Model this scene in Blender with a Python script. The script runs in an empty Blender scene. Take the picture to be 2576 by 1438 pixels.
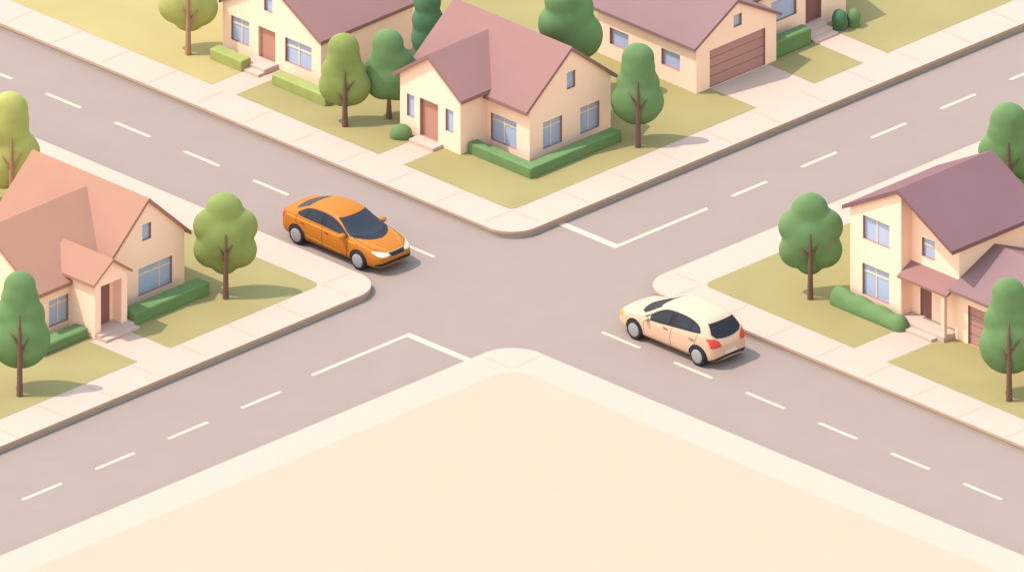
import bpy, bmesh, math, random
from mathutils import Vector, Matrix
from mathutils.bvhtree import BVHTree
from mathutils.geometry import tessellate_polygon, delaunay_2d_cdt

random.seed(7)
scene = bpy.context.scene
COL = scene.collection

# ------------------------------------------------------------------ survey
# World: X runs down one street, Y along the other, one unit is a bit over half a metre.
ELEV = math.radians(24.73)
SE, CE = math.sin(ELEV), math.cos(ELEV)
PPU = 60.0
ZB = 0.33                      # level of pavements and lawns above the road


def at(px, py, z=ZB):
    """site-plan point (plan sheet 2576 x 1438) on the level z"""
    u = (px - 1288) / PPU * math.sqrt(2)
    v = ((719 - py) / PPU - z * CE) / SE * math.sqrt(2)
    return Vector(((u - v) / 2, (u + v) / 2, z))


RIGHT = Vector((1, 1, 0)).normalized()
BACK = Vector((-1, 1, 0)).normalized()

# ------------------------------------------------------------------ materials


def mat(name, col, rough=0.85, var=0.0, scale=6.0, spec=0.2, bump=0.0, bscale=40.0, metal=0.0, coat=0.0, warm=None):
    m = bpy.data.materials.new(name)
    m.use_nodes = True
    nt = m.node_tree
    b = nt.nodes['Principled BSDF']
    b.inputs['Roughness'].default_value = rough
    b.inputs['Specular IOR Level'].default_value = spec
    b.inputs['Metallic'].default_value = metal
    b.inputs['Coat Weight'].default_value = coat
    b.inputs['Coat Roughness'].default_value = 0.15
    tc = nt.nodes.new('ShaderNodeTexCoord')
    nz = nt.nodes.new('ShaderNodeTexNoise')
    nz.inputs['Scale'].default_value = scale
    nz.inputs['Detail'].default_value = 6
    nt.links.new(tc.outputs['Object'], nz.inputs['Vector'])
    rp = nt.nodes.new('ShaderNodeValToRGB')
    rp.color_ramp.elements[0].position = 0.3
    rp.color_ramp.elements[1].position = 0.7
    c0 = [max(0, c * (1 - var)) for c in col]
    c1 = [min(1, c * (1 + var)) for c in col]
    if warm:
        c1 = list(warm)
    rp.color_ramp.elements[0].color = (*c0, 1)
    rp.color_ramp.elements[1].color = (*c1, 1)
    nt.links.new(nz.outputs['Fac'], rp.inputs['Fac'])
    nt.links.new(rp.outputs['Color'], b.inputs['Base Color'])
    if bump:
        n2 = nt.nodes.new('ShaderNodeTexNoise')
        n2.inputs['Scale'].default_value = bscale
        n2.inputs['Detail'].default_value = 3
        nt.links.new(tc.outputs['Object'], n2.inputs['Vector'])
        bp = nt.nodes.new('ShaderNodeBump')
        bp.inputs['Strength'].default_value = bump
        bp.inputs['Distance'].default_value = 0.05
        nt.links.new(n2.outputs['Fac'], bp.inputs['Height'])
        nt.links.new(bp.outputs['Normal'], b.inputs['Normal'])
    return m


M = {}
M['asphalt'] = mat('asphalt', (0.268,0.203,0.185), 0.95, 0.02, 0.5, 0.05)
M['paint'] = mat('road_paint', (0.56,0.40,0.32), 0.9, 0.02, 3, 0.05)
M['pave'] = mat('pavement', (0.470,0.333,0.286), 0.95, 0.012, 0.8, 0.05)
M['kerbtop'] = mat('kerb_edge', (0.43,0.275,0.215), 0.95, 0.02, 2, 0.05)
M['kerb'] = mat('kerb_stone', (0.32,0.26,0.24), 0.95, 0.03, 2, 0.05)
M['joint'] = mat('pavement_joint', (0.40,0.27,0.21), 0.95, 0.02, 2, 0.05)
M['plaza'] = mat('sand_plaza', (0.46,0.307,0.243), 0.95, 0.015, 0.6, 0.05)
M['lawn'] = mat('lawn_grass', (0.275,0.224,0.104), 0.95, 0.05, 0.35, 0.05)
M['lawnglow'] = mat('lawn_grass_glow', (0.35, 0.275, 0.125), 0.95, 0.04, 0.35, 0.05)  # same grass, with the warm upper-left glow put into its colour
M['wall'] = mat('house_render', (0.88, 0.59, 0.485), 0.95, 0.015, 0.7, 0.05)
M['roof'] = mat('roof_tile', (0.258,0.136,0.134), 0.9, 0.03, 0.5, 0.08)
M['roofwarm'] = mat('roof_tile_warm', (0.335,0.172,0.128), 0.9, 0.03, 0.5, 0.08)
M['roofplum'] = mat('roof_tile_plum', (0.185, 0.098, 0.115), 0.9, 0.03, 0.5, 0.08)
M['roofmauve'] = mat('roof_tile_mauve', (0.225, 0.132, 0.140), 0.9, 0.03, 0.5, 0.08)
M['trim'] = mat('roof_trim', (0.36, 0.17, 0.15), 0.9, 0.03, 1, 0.08)
M['reveal'] = mat('window_reveal', (0.37, 0.18, 0.15), 0.9, 0.02, 2, 0.08)
M['glass'] = mat('window_glass', (0.37,0.42,0.62), 0.4, 0.05, 0.9, 0.15)
M['mullion'] = mat('window_mullion', (0.70,0.53,0.45), 0.8, 0.01, 2, 0.1)
M['door'] = mat('door_paint', (0.42,0.21,0.165), 0.8, 0.02, 1, 0.1)
M['doordark'] = mat('door_dark', (0.22, 0.10, 0.10), 0.8, 0.02, 1, 0.1)
M['garage'] = mat('garage_door', (0.40,0.21,0.20), 0.8, 0.02, 1, 0.1)
M['groove'] = mat('garage_groove', (0.26,0.12,0.13), 0.8, 0.02, 1, 0.1)
M['step'] = mat('step_stone', (0.50,0.36,0.32), 0.95, 0.02, 1, 0.05)
M['post'] = mat('porch_post', (0.66,0.48,0.38), 0.9, 0.01, 1, 0.05)
M['bark'] = mat('bark', (0.15,0.082,0.066), 0.95, 0.08, 3, 0.05)
M['barkpale'] = mat('bark_pale', (0.34,0.18,0.12), 0.95, 0.08, 3, 0.05)
M['hedge'] = mat('hedge_leaf', (0.125,0.198,0.086), 0.95, 0.06, 2.2, 0.05)
M['hedgepale'] = mat('hedge_leaf_pale', (0.27, 0.29, 0.105), 0.95, 0.06, 2.2, 0.05)
M['leaf'] = mat('leaf_green', (0.128,0.212,0.094), 0.95, 0.07, 1.8, 0.05)
M['leafdark'] = mat('leaf_dark', (0.070,0.145,0.085), 0.95, 0.08, 1.8, 0.05)
M['leafpale'] = mat('leaf_pale', (0.21,0.25,0.085), 0.95, 0.07, 1.8, 0.05)
M['leafglow'] = mat('leaf_glow', (0.34,0.34,0.115), 0.95, 0.07, 1.8, 0.05)  # foliage of the far-left trees, yellowed to carry the glow there
M['orange'] = mat('orange_paint', (0.40,0.128,0.014), 0.55, 0.01, 1, 0.2, coat=0.03)
M['orangelight'] = mat('orange_highlight', (0.58,0.25,0.05), 0.5, 0.01, 1, 0.3)  # lighter copy of the orange, a painted highlight along body creases
M['beige'] = mat('beige_paint', (0.56,0.355,0.265), 0.55, 0.01, 1, 0.2, coat=0.03)
M['beigelight'] = mat('beige_highlight_trim', (0.56,0.41,0.32), 0.5, 0.01, 1, 0.3)  # lighter beige: painted crease highlights, also mirrors and quarter trim
M['carglass'] = mat('car_glass', (0.028,0.033,0.048), 0.4, 0.04, 1, 0.12)
M['cardark'] = mat('car_trim', (0.020, 0.020, 0.032), 0.6, 0.02, 1, 0.2)
M['tyre'] = mat('tyre', (0.022, 0.022, 0.034), 0.8, 0.03, 2, 0.15)
M['rim'] = mat('rim', (0.27,0.255,0.275), 0.6, 0.02, 1, 0.3)
M['lamp'] = mat('headlamp', (0.62,0.52,0.45), 0.4, 0.01, 1, 0.4)
M['red'] = mat('tail_lamp', (0.52,0.045,0.03), 0.5, 0.01, 1, 0.3)
M['amber'] = mat('amber_lamp', (0.80, 0.26, 0.03), 0.5, 0.01, 1, 0.3)
M['seam'] = mat('door_seam', (0.17, 0.055, 0.02), 0.8, 0.01, 1, 0.1)
M['seambeige'] = mat('door_seam_beige', (0.20, 0.12, 0.08), 0.8, 0.01, 1, 0.1)
M['plate'] = mat('number_plate', (0.62,0.52,0.45), 0.6, 0.01, 1, 0.1)

# ------------------------------------------------------------------ object helpers


def link(name, me, m=None, parent=None, smooth=False):
    o = bpy.data.objects.new(name, me)
    COL.objects.link(o)
    if m is not None and not me.materials:
        if isinstance(m, (list, tuple)):
            for k in m:
                me.materials.append(k)
        else:
            me.materials.append(m)
    if smooth:
        for p in me.polygons:
            p.use_smooth = True
    if parent is not None:
        o.parent = parent
        o.matrix_parent_inverse = Matrix.Translation(-Vector(base_of(parent)))
    return o


def base_of(o):
    v = Vector((0, 0, 0))
    while o is not None:
        v += Vector(o.location)
        if o.parent is not None:
            v += o.matrix_parent_inverse.translation
        o = o.parent
    return v


def build(name, bm, m=None, parent=None, smooth=False, recalc=True):
    if recalc:
        bmesh.ops.recalc_face_normals(bm, faces=bm.faces)
    me = bpy.data.meshes.new(name)
    bm.to_mesh(me)
    bm.free()
    return link(name, me, m, parent, smooth)


def tag(o, label=None, cat=None, group=None, kind=None):
    if label:
        o['label'] = label
    if cat:
        o['category'] = cat
    if group:
        o['group'] = group
    if kind:
        o['kind'] = kind
    return o


def thing(name, loc, label, cat, group=None):
    o = bpy.data.objects.new(name, None)
    o.empty_display_size = 0.3
    COL.objects.link(o)
    o.location = loc
    return tag(o, label, cat, group)


def box(bm, x0, x1, y0, y1, z0, z1, mi=0):
    vs = [bm.verts.new((x, y, z)) for z in (z0, z1) for x, y in ((x0, y0), (x1, y0), (x1, y1), (x0, y1))]
    fs = [(0, 3, 2, 1), (4, 5, 6, 7), (0, 1, 5, 4), (1, 2, 6, 5), (2, 3, 7, 6), (3, 0, 4, 7)]
    for f in fs:
        fc = bm.faces.new([vs[i] for i in f])
        fc.material_index = mi


def prism(bm, pts, vec, mi=0):
    """closed polygon of 3D points extruded along vec"""
    a = [bm.verts.new(p) for p in pts]
    b = [bm.verts.new(Vector(p) + Vector(vec)) for p in pts]
    n = len(pts)
    bm.faces.new(a).material_index = mi
    bm.faces.new(b[::-1]).material_index = mi
    for i in range(n):
        bm.faces.new((a[i], a[(i + 1) % n], b[(i + 1) % n], b[i])).material_index = mi


def sheet(bm, poly, z, mi=0):
    return bm.faces.new([bm.verts.new((p[0], p[1], z)) for p in poly])


def tube(bm, pts, radii, seg=10):
    rings = []
    for i, p in enumerate(pts):
        p = Vector(p)
        d = Vector(pts[min(i + 1, len(pts) - 1)]) - Vector(pts[max(i - 1, 0)])
        d.normalize()
        s = d.cross(Vector((0.31, -0.9, 0.2)))
        s.normalize()
        t = d.cross(s)
        rings.append([bm.verts.new(p + (s * math.cos(2 * math.pi * k / seg) + t * math.sin(2 * math.pi * k / seg)) * radii[i]) for k in range(seg)])
    for a, b in zip(rings, rings[1:]):
        for k in range(seg):
            bm.faces.new((a[k], a[(k + 1) % seg], b[(k + 1) % seg], b[k]))
    bm.faces.new(rings[0][::-1])
    bm.faces.new(rings[-1])


def evaluated(o):
    dg = bpy.context.evaluated_depsgraph_get()
    dg.update()
    return bpy.data.meshes.new_from_object(o.evaluated_get(dg))


def bake_mods(o):
    """replace a mesh by its modified self, without operators"""
    me = evaluated(o)
    old = o.data
    o.modifiers.clear()
    o.data = me
    bpy.data.meshes.remove(old)
    return o


# ------------------------------------------------------------------ ground
FAR = 46.0
CN, CW, CEa, CS = Vector((-2.93, 2.93)), Vector((-3.31, -4.13)), Vector((4.13, 3.31)), Vector((4.42, -4.42))
SW = 1.92                     # pavement width

bm = bmesh.new()
sheet(bm, [(-90, -90), (90, -90), (90, 90), (-90, 90)], 0)
tag(build('road', bm, M['asphalt']), kind='structure')


def corner_poly(c, sx, sy, r, far=FAR, n=14):
    """block corner c, reaching away in directions sx, sy, rounded with radius r"""
    pts = [(c.x + sx * far, c.y)]
    cx, cy = c.x + sx * r, c.y + sy * r
    for k in range(n + 1):
        a = k / n * math.pi / 2
        pts.append((cx - sx * r * math.sin(a), cy - sy * r * math.cos(a)))
    pts.append((c.x, c.y + sy * far))
    pts.append((c.x + sx * far, c.y + sy * far))
    return pts


def block(c, sx, sy, r, side):
    slab = 0.125
    inset = 0.035
    c2 = Vector((c.x + sx * inset, c.y + sy * inset))
    bm = bmesh.new()
    prism(bm, [(x, y, -0.05) for x, y in corner_poly(c2, sx, sy, r)], (0, 0, ZB - slab + 0.05))
    tag(build('kerb', bm, M['kerb']), kind='structure')
    bm = bmesh.new()
    prism(bm, [(x, y, ZB - slab) for x, y in corner_poly(c, sx, sy, r)], (0, 0, slab), 1)
    bm.faces.ensure_lookup_table()
    for f in bm.faces:
        if abs(f.normal.z) > .9 or f.normal.length == 0:
            f.normal_update()
        if all(v.co.z > ZB - .01 for v in f.verts):
            f.material_index = 0
    # joints between the paving slabs
    z = ZB + 0.004
    w = 0.025
    lx, ly = c.x + sx * SW, c.y + sy * SW
    for k in range(0, 15 if side != 's' else 1):
        d = k * 2.83
        gap = 0.10
        x = lx + sx * d
        ya, yb = c.y + sy * (0.16 if k else .30), c.y + sy * (SW - gap)
        if k == 0 or side != 'w':
            f = sheet(bm, [(x - w, ya), (x + w, ya), (x + w, yb), (x - w, yb)], z)
            f.material_index = 2
        y = ly + sy * d
        xa, xb = c.x + sx * (0.16 if k else .30), c.x + sx * (SW - gap)
        if k == 0 or side != 'e':
            f = sheet(bm, [(xa, y - w), (xb, y - w), (xb, y + w), (xa, y + w)], z)
            f.material_index = 2
    tag(build('sidewalk', bm, [M['pave'], M['kerbtop'], M['joint']]), kind='structure')
    return Vector((lx, ly))


LN = block(CN, -1, 1, 1.35, 'n')
LW = block(CW, -1, -1, 1.55, 'w')
LE = block(CEa, 1, 1, 1.55, 'e')
LS = block(CS, 1, -1, 1.6, 's')
ZL = ZB + 0.008


def lawn(poly, m='lawn'):
    bm = bmesh.new()
    sheet(bm, poly, ZL)
    tag(build('lawn', bm, M[m]), kind='structure')


def rect(x0, x1, y0, y1):
    return [(x0, y0), (x1, y0), (x1, y1), (x0, y1)]


# north block: path of the cottage, path of the corner house, drive and path of the garage house
pa0, pa1 = at(530, 214).x, at(590, 240).x
pc0, pc1 = at(947, 391).x, at(1006, 418).x
dr0, dr1 = at(1905, 272).y, at(2047, 210).y
pd0, pd1 = at(2167, 157).y, at(2225, 131).y
ya_house = at(560.4, 115.6).y
yc_wing = at(1158.3, 391).y
xd_gar = at(1751.8, 236.6).x
xd_front = at(2051.7, 111).x
xd_main = xd_front - 1.15
NF = 40
lawn(rect(LN.x - NF, pa0, LN.y, ya_house + .5), 'lawnglow')  # paler yellow here paints the glow over the cottage lawn
lawn(rect(pa1, pc0, LN.y, yc_wing + .5))
lawn(rect(LN.x - NF, pa0, ya_house + .5, LN.y + NF), 'lawnglow')
lawn(rect(pa0, pa1, ya_house + .5, LN.y + NF))
lawn(rect(pa1, pc0, yc_wing + .5, LN.y + NF))
lawn(rect(pc0, pc1, yc_wing + .5, LN.y + NF))
pts = corner_poly(Vector((LN.x, LN.y)), -1, 1, .35, 5)
lawn([p for p in [(pc1, LN.y)] + pts[1:-2] + [(LN.x, dr0), (pc1, dr0)]])
lawn(rect(pc1, xd_gar - .05, dr0, LN.y + NF))
lawn(rect(xd_gar - .05 + .0, LN.x, dr1, pd0))
lawn(rect(xd_gar - .05, LN.x, pd1, LN.y + NF))
# west block
wp0, wp1 = at(351.8, 911.7).y, at(434.9, 878.2).y
xw_por = at(239, 852.4).x
pts = corner_poly(Vector((LW.x, LW.y)), -1, -1, .5, 5)
lawn([(xw_por, LW.y)] + pts[1:-2] + [(LW.x, wp1), (xw_por, wp1)])
lawn(rect(xw_por, LW.x, LW.y - NF, wp0))
lawn(rect(LW.x - NF, xw_por, LW.y - NF, LW.y))
# east block
ep0, ep1 = at(2142.3, 877.7).x, at(2228, 911).x
ye_pl = at(2256.8, 816).y
pts = corner_poly(Vector((LE.x, LE.y)), 1, 1, .5, 5)
lawn([(ep0, LE.y)] + pts[1:-2] + [(LE.x, ye_pl), (ep0, ye_pl)])
lawn(rect(ep1, LE.x + NF, LE.y, ye_pl))
lawn(rect(LE.x, LE.x + NF, ye_pl, LE.y + NF))
# south block: bare sand coloured plaza
bm = bmesh.new()
sheet(bm, corner_poly(LS, 1, -1, .9, 38), ZL)
tag(build('plaza', bm, M['plaza']), kind='structure')

# road markings
bm = bmesh.new()
ZP = 0.005
hw = 0.092


def dashX(xa, xb, y):
    k = .10
    bm.faces.new([bm.verts.new((p[0], p[1], ZP)) for p in ((xa, y - hw), (xb, y - hw), (xb + k * .6, y), (xb, y + hw), (xa, y + hw), (xa - k * .6, y))])


def dashY(ya, yb, x):
    k = .10
    bm.faces.new([bm.verts.new((p[0], p[1], ZP)) for p in ((x + hw, ya), (x + hw, yb), (x, yb + k * .6), (x - hw, yb), (x - hw, ya), (x, ya - k * .6))])


x0 = at(333.5, 326.5, 0).x
for k in range(-6, 4):
    dashX(x0 - 1.0 + 4.1 * k, x0 + 1.0 + 4.1 * k, -0.19)
q = at(1092, 647, 0).x
dashX(q - 2.2, q - .05, -.25)
x0 = at(1564.5, 855.5, 0).x
for k in range(0, 8):
    dashX(x0 - 1.15 + 4.29 * k, x0 + 1.05 + 4.29 * k, -0.60)
y0 = at(2060.5, 402, 0).y
for k in range(-1, 8):
    dashY(y0 - 1.0 + 4.12 * k, y0 + 1.0 + 4.12 * k, 0.17)
y0 = at(473, 1082, 0).y
for k in range(-8, 2):
    dashY(y0 - 1.13 + 4.33 * k, y0 + 1.13 + 4.33 * k, 0.62)
# stop lines with their solid lane lines
a = at(1547, 625, 0)
b = at(1776, 524, 0)
bm.faces.new([bm.verts.new((x, y, ZP)) for x, y in ((-3.2, a.y), (a.x, a.y), (a.x, b.y), (a.x - .2, b.y + .08), (a.x - .2, a.y + .36), (-3.2, a.y + .36))])
a = at(1030, 837, 0)
b = at(790, 944, 0)
bm.faces.new([bm.verts.new((x, y, ZP)) for x, y in ((4.6, a.y), (a.x, a.y), (a.x, b.y), (a.x + .2, b.y - .08), (a.x + .2, a.y - .36), (4.6, a.y - .36))])
tag(build('lane_marking', bm, M['paint']), kind='structure')

# ------------------------------------------------------------------ houses


class House:
    def __init__(s, name, loc, label, roof='roof'):
        s.roofmat = M[roof]
        s.root = thing(name, loc, label, 'house', 'family houses around the crossing')
        s.walls = bmesh.new()
        s.roof = bmesh.new()

    def wall(s, o, ud, outline, openings=()):
        """planar wall: o origin on the ground, ud unit direction, outline [(u,z)], openings [(u0,z0,u1,z1)]"""
        o = Vector(o)
        ud = Vector(ud)
        loops = [[Vector((u, z, 0)) for u, z in outline]]
        for (u0, z0, u1, z1) in openings:
            loops.append([Vector((u0, z0, 0)), Vector((u0, z1, 0)), Vector((u1, z1, 0)), Vector((u1, z0, 0))])
        tris = tessellate_polygon(loops)
        flat = [p for l in loops for p in l]
        vs = [s.walls.verts.new(o + ud * p.x + Vector((0, 0, p.y))) for p in flat]
        for t in tris:
            try:
                s.walls.faces.new([vs[i] for i in t])
            except ValueError:
                pass

    def gable_roof(s, axis, ridge, z_ridge, pitch, half, over, thick, a0, a1, bm=None):
        """axis 'x' or 'y' the ridge runs along, ridge = its other coordinate"""
        bm = bm or s.roof
        d = half + over
        e = z_ridge - pitch * d
        prof = [(-d, e), (0, z_ridge), (d, e), (d, e - thick), (0, z_ridge - thick), (-d, e - thick)]
        # two slabs, butted at the ridge
        for sgn in (-1, 1):
            p = [(sgn * d, e), (0, z_ridge), (0, z_ridge - thick), (sgn * d, e - thick)]
            if axis == 'x':
                prism(bm, [(a0, ridge + q, z) for q, z in p], (a1 - a0, 0, 0))
            else:
                prism(bm, [(ridge + q, a0, z) for q, z in p], (0, a1 - a0, 0))

    def window(s, o, ud, u0, z0, u1, z1, depth=.13, cols=(), rows=(), bar=.075, name='window', pane_mat=None, reveal=None):
        """recessed window; o,ud as in wall(); the inward direction is ud turned to the left"""
        o = Vector(o)
        ud = Vector(ud)
        n = Vector((-ud.y, ud.x, 0))          # inward
        up = Vector((0, 0, 1))
        e = 0.003
        t = .05                                # lining thickness behind the wall skin

        def P(u, z, d):
            return o + ud * u + up * z + n * d
        bm = bmesh.new()
        A = [(u0, z0), (u1, z0), (u1, z1), (u0, z1)]
        inn = [P(u, z, e * .0 + .001) for u, z in A]
        bk = [P(u, z, depth + .05) for u, z in A]
        out = [(u0 - t, z0 - t), (u1 + t, z0 - t), (u1 + t, z1 + t), (u0 - t, z1 + t)]
        of = [P(u, z, .006) for u, z in out]
        ob = [P(u, z, depth + .05) for u, z in out]
        V = [[bm.verts.new(p) for p in L] for L in (inn, bk, of, ob)]
        for i in range(4):
            j = (i + 1) % 4
            bm.faces.new((V[0][i], V[0][j], V[1][j], V[1][i]))
            bm.faces.new((V[2][j], V[2][i], V[3][i], V[3][j]))
            bm.faces.new((V[0][j], V[0][i], V[2][i], V[2][j]))
            bm.faces.new((V[1][i], V[1][j], V[3][j], V[3][i]))
        fr = build(name, bm, reveal or M['reveal'], s.root)
        bm = bmesh.new()
        prism(bm, [P(u, z, depth) for u, z in ((u0, z0), (u1, z0), (u1, z1), (u0, z1))], n * .03)
        build('pane' if name == 'window' else 'door_leaf', bm, pane_mat or M['glass'], fr)
        if cols or rows:
            bm = bmesh.new()
            for c in cols:
                u = u0 + (u1 - u0) * c
                prism(bm, [P(a, b, depth - .025) for a, b in ((u - bar / 2, z0 + .01), (u + bar / 2, z0 + .01), (u + bar / 2, z1 - .002), (u - bar / 2, z1 - .002))], n * .022)
            for r in rows:
                z = z0 + (z1 - z0) * r
                prism(bm, [P(a, b, depth - .028) for a, b in ((u0 + .002, z - bar / 2), (u1 - .002, z - bar / 2), (u1 - .002, z + bar / 2), (u0 + .002, z + bar / 2))], n * .024)
            build('mullion', bm, M['mullion'], fr)
        return fr

    def garage_door(s, o, ud, u0, z0, u1, z1, depth=.1, lines=(.26, .5, .75)):
        fr = s.window(o, ud, u0, z0, u1, z1, depth, name='garage_door', pane_mat=M['garage'])
        o = Vector(o)
        ud = Vector(ud)
        n = Vector((-ud.y, ud.x, 0))
        bm = bmesh.new()
        for l in lines:
            z = z0 + (z1 - z0) * l
            prism(bm, [o + ud * a + Vector((0, 0, b)) + n * (depth - .004) for a, b in ((u0 + .003, z - .022), (u1 - .003, z - .022), (u1 - .003, z + .022), (u0 + .003, z + .022))], n * .003)
        build('groove', bm, M['groove'], fr)
        return fr

    def step(s, x0, x1, y0, y1, z0, z1):
        bm = bmesh.new()
        box(bm, x0, x1, y0, y1, z0, z1)
        return build('step', bm, M['step'], s.root)

    def done(s):
        build('wall', s.walls, M['wall'], s.root, recalc=False)
        build('roof', s.roof, s.roofmat, s.root)


UX, UY = Vector((1, 0, 0)), Vector((0, 1, 0))
# wall facing -Y: origin at its left end, ud = +X, inward = +Y.  wall facing +X: origin at its low-Y end, ud = +Y, inward = -X.


def gable_outline(w, z_ridge, pitch, half, thick):
    top = z_ridge - thick + .03
    e = z_ridge - pitch * half - thick + .03
    return [(0, 0), (w, 0), (w, e), (w / 2, top), (0, e)]


def rect_outline(w, h):
    return [(0, 0), (w, 0), (w, h), (0, h)]


Z0 = ZB

# ---- corner house (centre)
c = at(1332.2, 406.1)
w = 4.81
h = House('corner_house', (c.x - 3, c.y + 2, Z0), 'cream bungalow with gabled entrance wing and L-shaped hedge round its corner')
R_, p_, t_ = Z0 + 4.54, .797, .18
L_ = 6.75
g = [(0.80, .28, 1.93, 1.51), (3.01, .26, 4.14, 1.48), (2.21, 2.57, 2.71, 3.35)]
o = Vector((c.x, c.y, Z0))
h.wall(o, UY, gable_outline(w, R_ - Z0, p_, w / 2, t_), g)
h.window(o, UY, *g[0], cols=(.49,), rows=(.74,))
h.window(o, UY, *g[1], cols=(.49,), rows=(.74,))
h.window(o, UY, *g[2])
ev = R_ - Z0 - p_ * w / 2 - t_ + .03
wr = at(1158.3, 390)                       # wing right front corner
ww = 3.58
j = wr.x                                   # main front wall starts at the wing
o = Vector((j - .6, c.y, Z0))
fl = c.x - o.x
uw = fl - (1332.2 - 1235) / 42.43
g = [(uw, .27, uw + 1.52, 1.52)]
h.wall(o, UX, rect_outline(fl, ev), g)
h.window(o, UX, *g[0], cols=(.46,), rows=(.74,))
h.wall((c.x, c.y + w, Z0), -UX, rect_outline(L_, ev))
h.wall((c.x - L_, c.y + w, Z0), -UY, gable_outline(w, R_ - Z0, p_, w / 2, t_))
h.gable_roof('x', c.y + w / 2, R_, p_, w / 2, .3, t_, c.x - L_ - .12, c.x + .12)
# entrance wing
Rw, pw = Z0 + 4.10, .725
o = Vector((wr.x - ww, wr.y, Z0))
def _u(px): return ww - (1158.3 - px) / 42.43
g = [(_u(1023.6), .8, _u(1042.2), 1.82), (_u(1120.7), .86, _u(1141), 1.87), (_u(1056.4), .15, _u(1102), 1.87)]
h.wall(o, UX, gable_outline(ww, Rw - Z0, pw, ww / 2, t_), g)
h.window(o, UX, *g[0], depth=.11)
h.window(o, UX, *g[1], depth=.11)
h.window(o, UX, *g[2], depth=.16, name='door', pane_mat=M['door'])
ew = Rw - Z0 - pw * ww / 2 - t_ + .03
h.wall((wr.x, wr.y, Z0), UY, rect_outline(c.y + .5 - wr.y, ew))
h.wall((wr.x - ww, c.y + 2.3, Z0), -UY, rect_outline(c.y + 2.3 - wr.y, ew))
h.gable_roof('y', wr.x - ww / 2, Rw, pw, ww / 2, .25, t_, wr.y - .2, c.y + w / 2 - .1)
s0 = at(1089, 382.5)
h.step(s0.x - 1.42, s0.x, s0.y, wr.y - .003, Z0 + .01, Z0 + .15)
h.done()

# ---- cottage (top left)
l = at(560.4, 115.6)
w, dep = 5.82, 5.42
h = House('cottage', (l.x + 3, l.y + 2.5, Z0), 'cream cottage with brown door between two cross windows, top cut off')
R_, p_, t_ = Z0 + 3.92, .585, .17
o = Vector((l.x, l.y, Z0))
g = [(.5, .46, 1.57, 1.59), (2.11, .12, 3.12, 1.62), (3.70, .5, 5.27, 1.62), (2.45, 2.44, 2.95, 3.2)]
h.wall(o, UX, gable_outline(w, R_ - Z0, p_, w / 2, t_), g)
h.window(o, UX, *g[0], cols=(.5,), rows=(.70,))
h.window(o, UX, *g[1], depth=.14, name='door', pane_mat=M['door'], reveal=M['mullion'])
h.window(o, UX, *g[2], cols=(.46,), rows=(.66,))
h.window(o, UX, *g[3])
ev = R_ - Z0 - p_ * w / 2 - t_ + .03
h.wall((l.x + w, l.y, Z0), UY, rect_outline(dep, ev))
h.wall((l.x, l.y + dep, Z0), -UY, rect_outline(dep, ev))
h.wall((l.x + w, l.y + dep, Z0), -UX, gable_outline(w, R_ - Z0, p_, w / 2, t_))
h.gable_roof('y', l.x + w / 2, R_, p_, w / 2, .12, t_, l.y - .12, l.y + dep + .25)
s1, s2 = at(625, 168), at(669, 206)
xs0, xs1 = l.x + 1.95, l.x + 3.3
h.step(xs0, xs1, l.y - .85, l.y - .003, Z0 + .01, Z0 + .24)
h.step(xs0, xs1, l.y - 1.2, l.y - .853, Z0 + .01, Z0 + .12)
h.done()

# ---- garage house (top right)
c = at(1751.8, 236.6)
w, L_ = 4.74, 5.85
R_, p_, t_ = Z0 + 3.62, .56, .15
h = House('garage_house', (c.x - 2.5, c.y + 4, Z0), 'long bungalow whose front gable holds a wide mauve garage door, at top right', 'roofmauve')
o = Vector((c.x, c.y, Z0))
g = [(.79, .02, 4.09, 1.73), (2.21, 2.32, 2.69, 2.88)]
h.wall(o, UY, gable_outline(w, R_ - Z0, p_, w / 2, t_), g)
h.garage_door(o, UY, *g[0])
h.window(o, UY, *g[1])
ev = R_ - Z0 - p_ * w / 2 - t_ + .03
o = Vector((c.x - L_, c.y, Z0))
def _u(px): return L_ - (1751.8 - px) / 42.43
g = [(_u(1533.7), .64, _u(1581), 1.41), (_u(1663.6), .70, _u(1710.6), 1.46)]
h.wall(o, UX, rect_outline(L_, ev), g)
h.window(o, UX, *g[0])
h.window(o, UX, *g[1])
h.wall((c.x, c.y + w, Z0), -UX, rect_outline(L_, ev))
h.wall((c.x - L_, c.y + w, Z0), -UY, gable_outline(w, R_ - Z0, p_, w / 2, t_))
h.gable_roof('x', c.y + w / 2, R_, p_, w / 2, .22, t_, c.x - L_ - .3, c.x + .12)
# living part behind, wall set back
xm = xd_main
yr = at(2127.9, 52).y
yr = c.y + w + (2127.9 - 1953) / 42.43 - (c.x - xm) * -1.0
o = Vector((xm, c.y + w, Z0))
lm = yr - o.y
off = (c.x - xm)
def _uy(px): return (px - 1953) / 42.43 + off
wn = [(_uy(1940), 1.02, _uy(2003.8), 2.0), (_uy(2026.5), .36, _uy(2066.5), 2.05), (_uy(2082), 1.2, _uy(2104.5), 2.0)]
h.wall(o, UY, rect_outline(lm, 2.45), wn)
h.window(o, UY, *wn[0])
h.window(o, UY, *wn[1], name='door', pane_mat=M['doordark'])
h.window(o, UY, *wn[2])
h.wall((xm, yr, Z0), -UX, [(0, 0), (5.2, 0), (5.2, 2.45), (2.6, 3.9), (0, 2.45)])
h.wall((xm - 5.2, yr, Z0), -UY, rect_outline(lm + 2, 2.45))
h.gable_roof('y', xm - 2.6, Z0 + 4.08, .56, 2.6, .15, .15, c.y + w / 2, yr + .2)
ys0, ys1 = at(2051.7, 111).y, at(2110, 88).y
h.step(xm + .003, xd_front - .64, ys0, ys1, Z0 + .01, Z0 + .36)
h.step(xd_front - .637, xd_front - .32, ys0, ys1, Z0 + .01, Z0 + .24)
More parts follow.
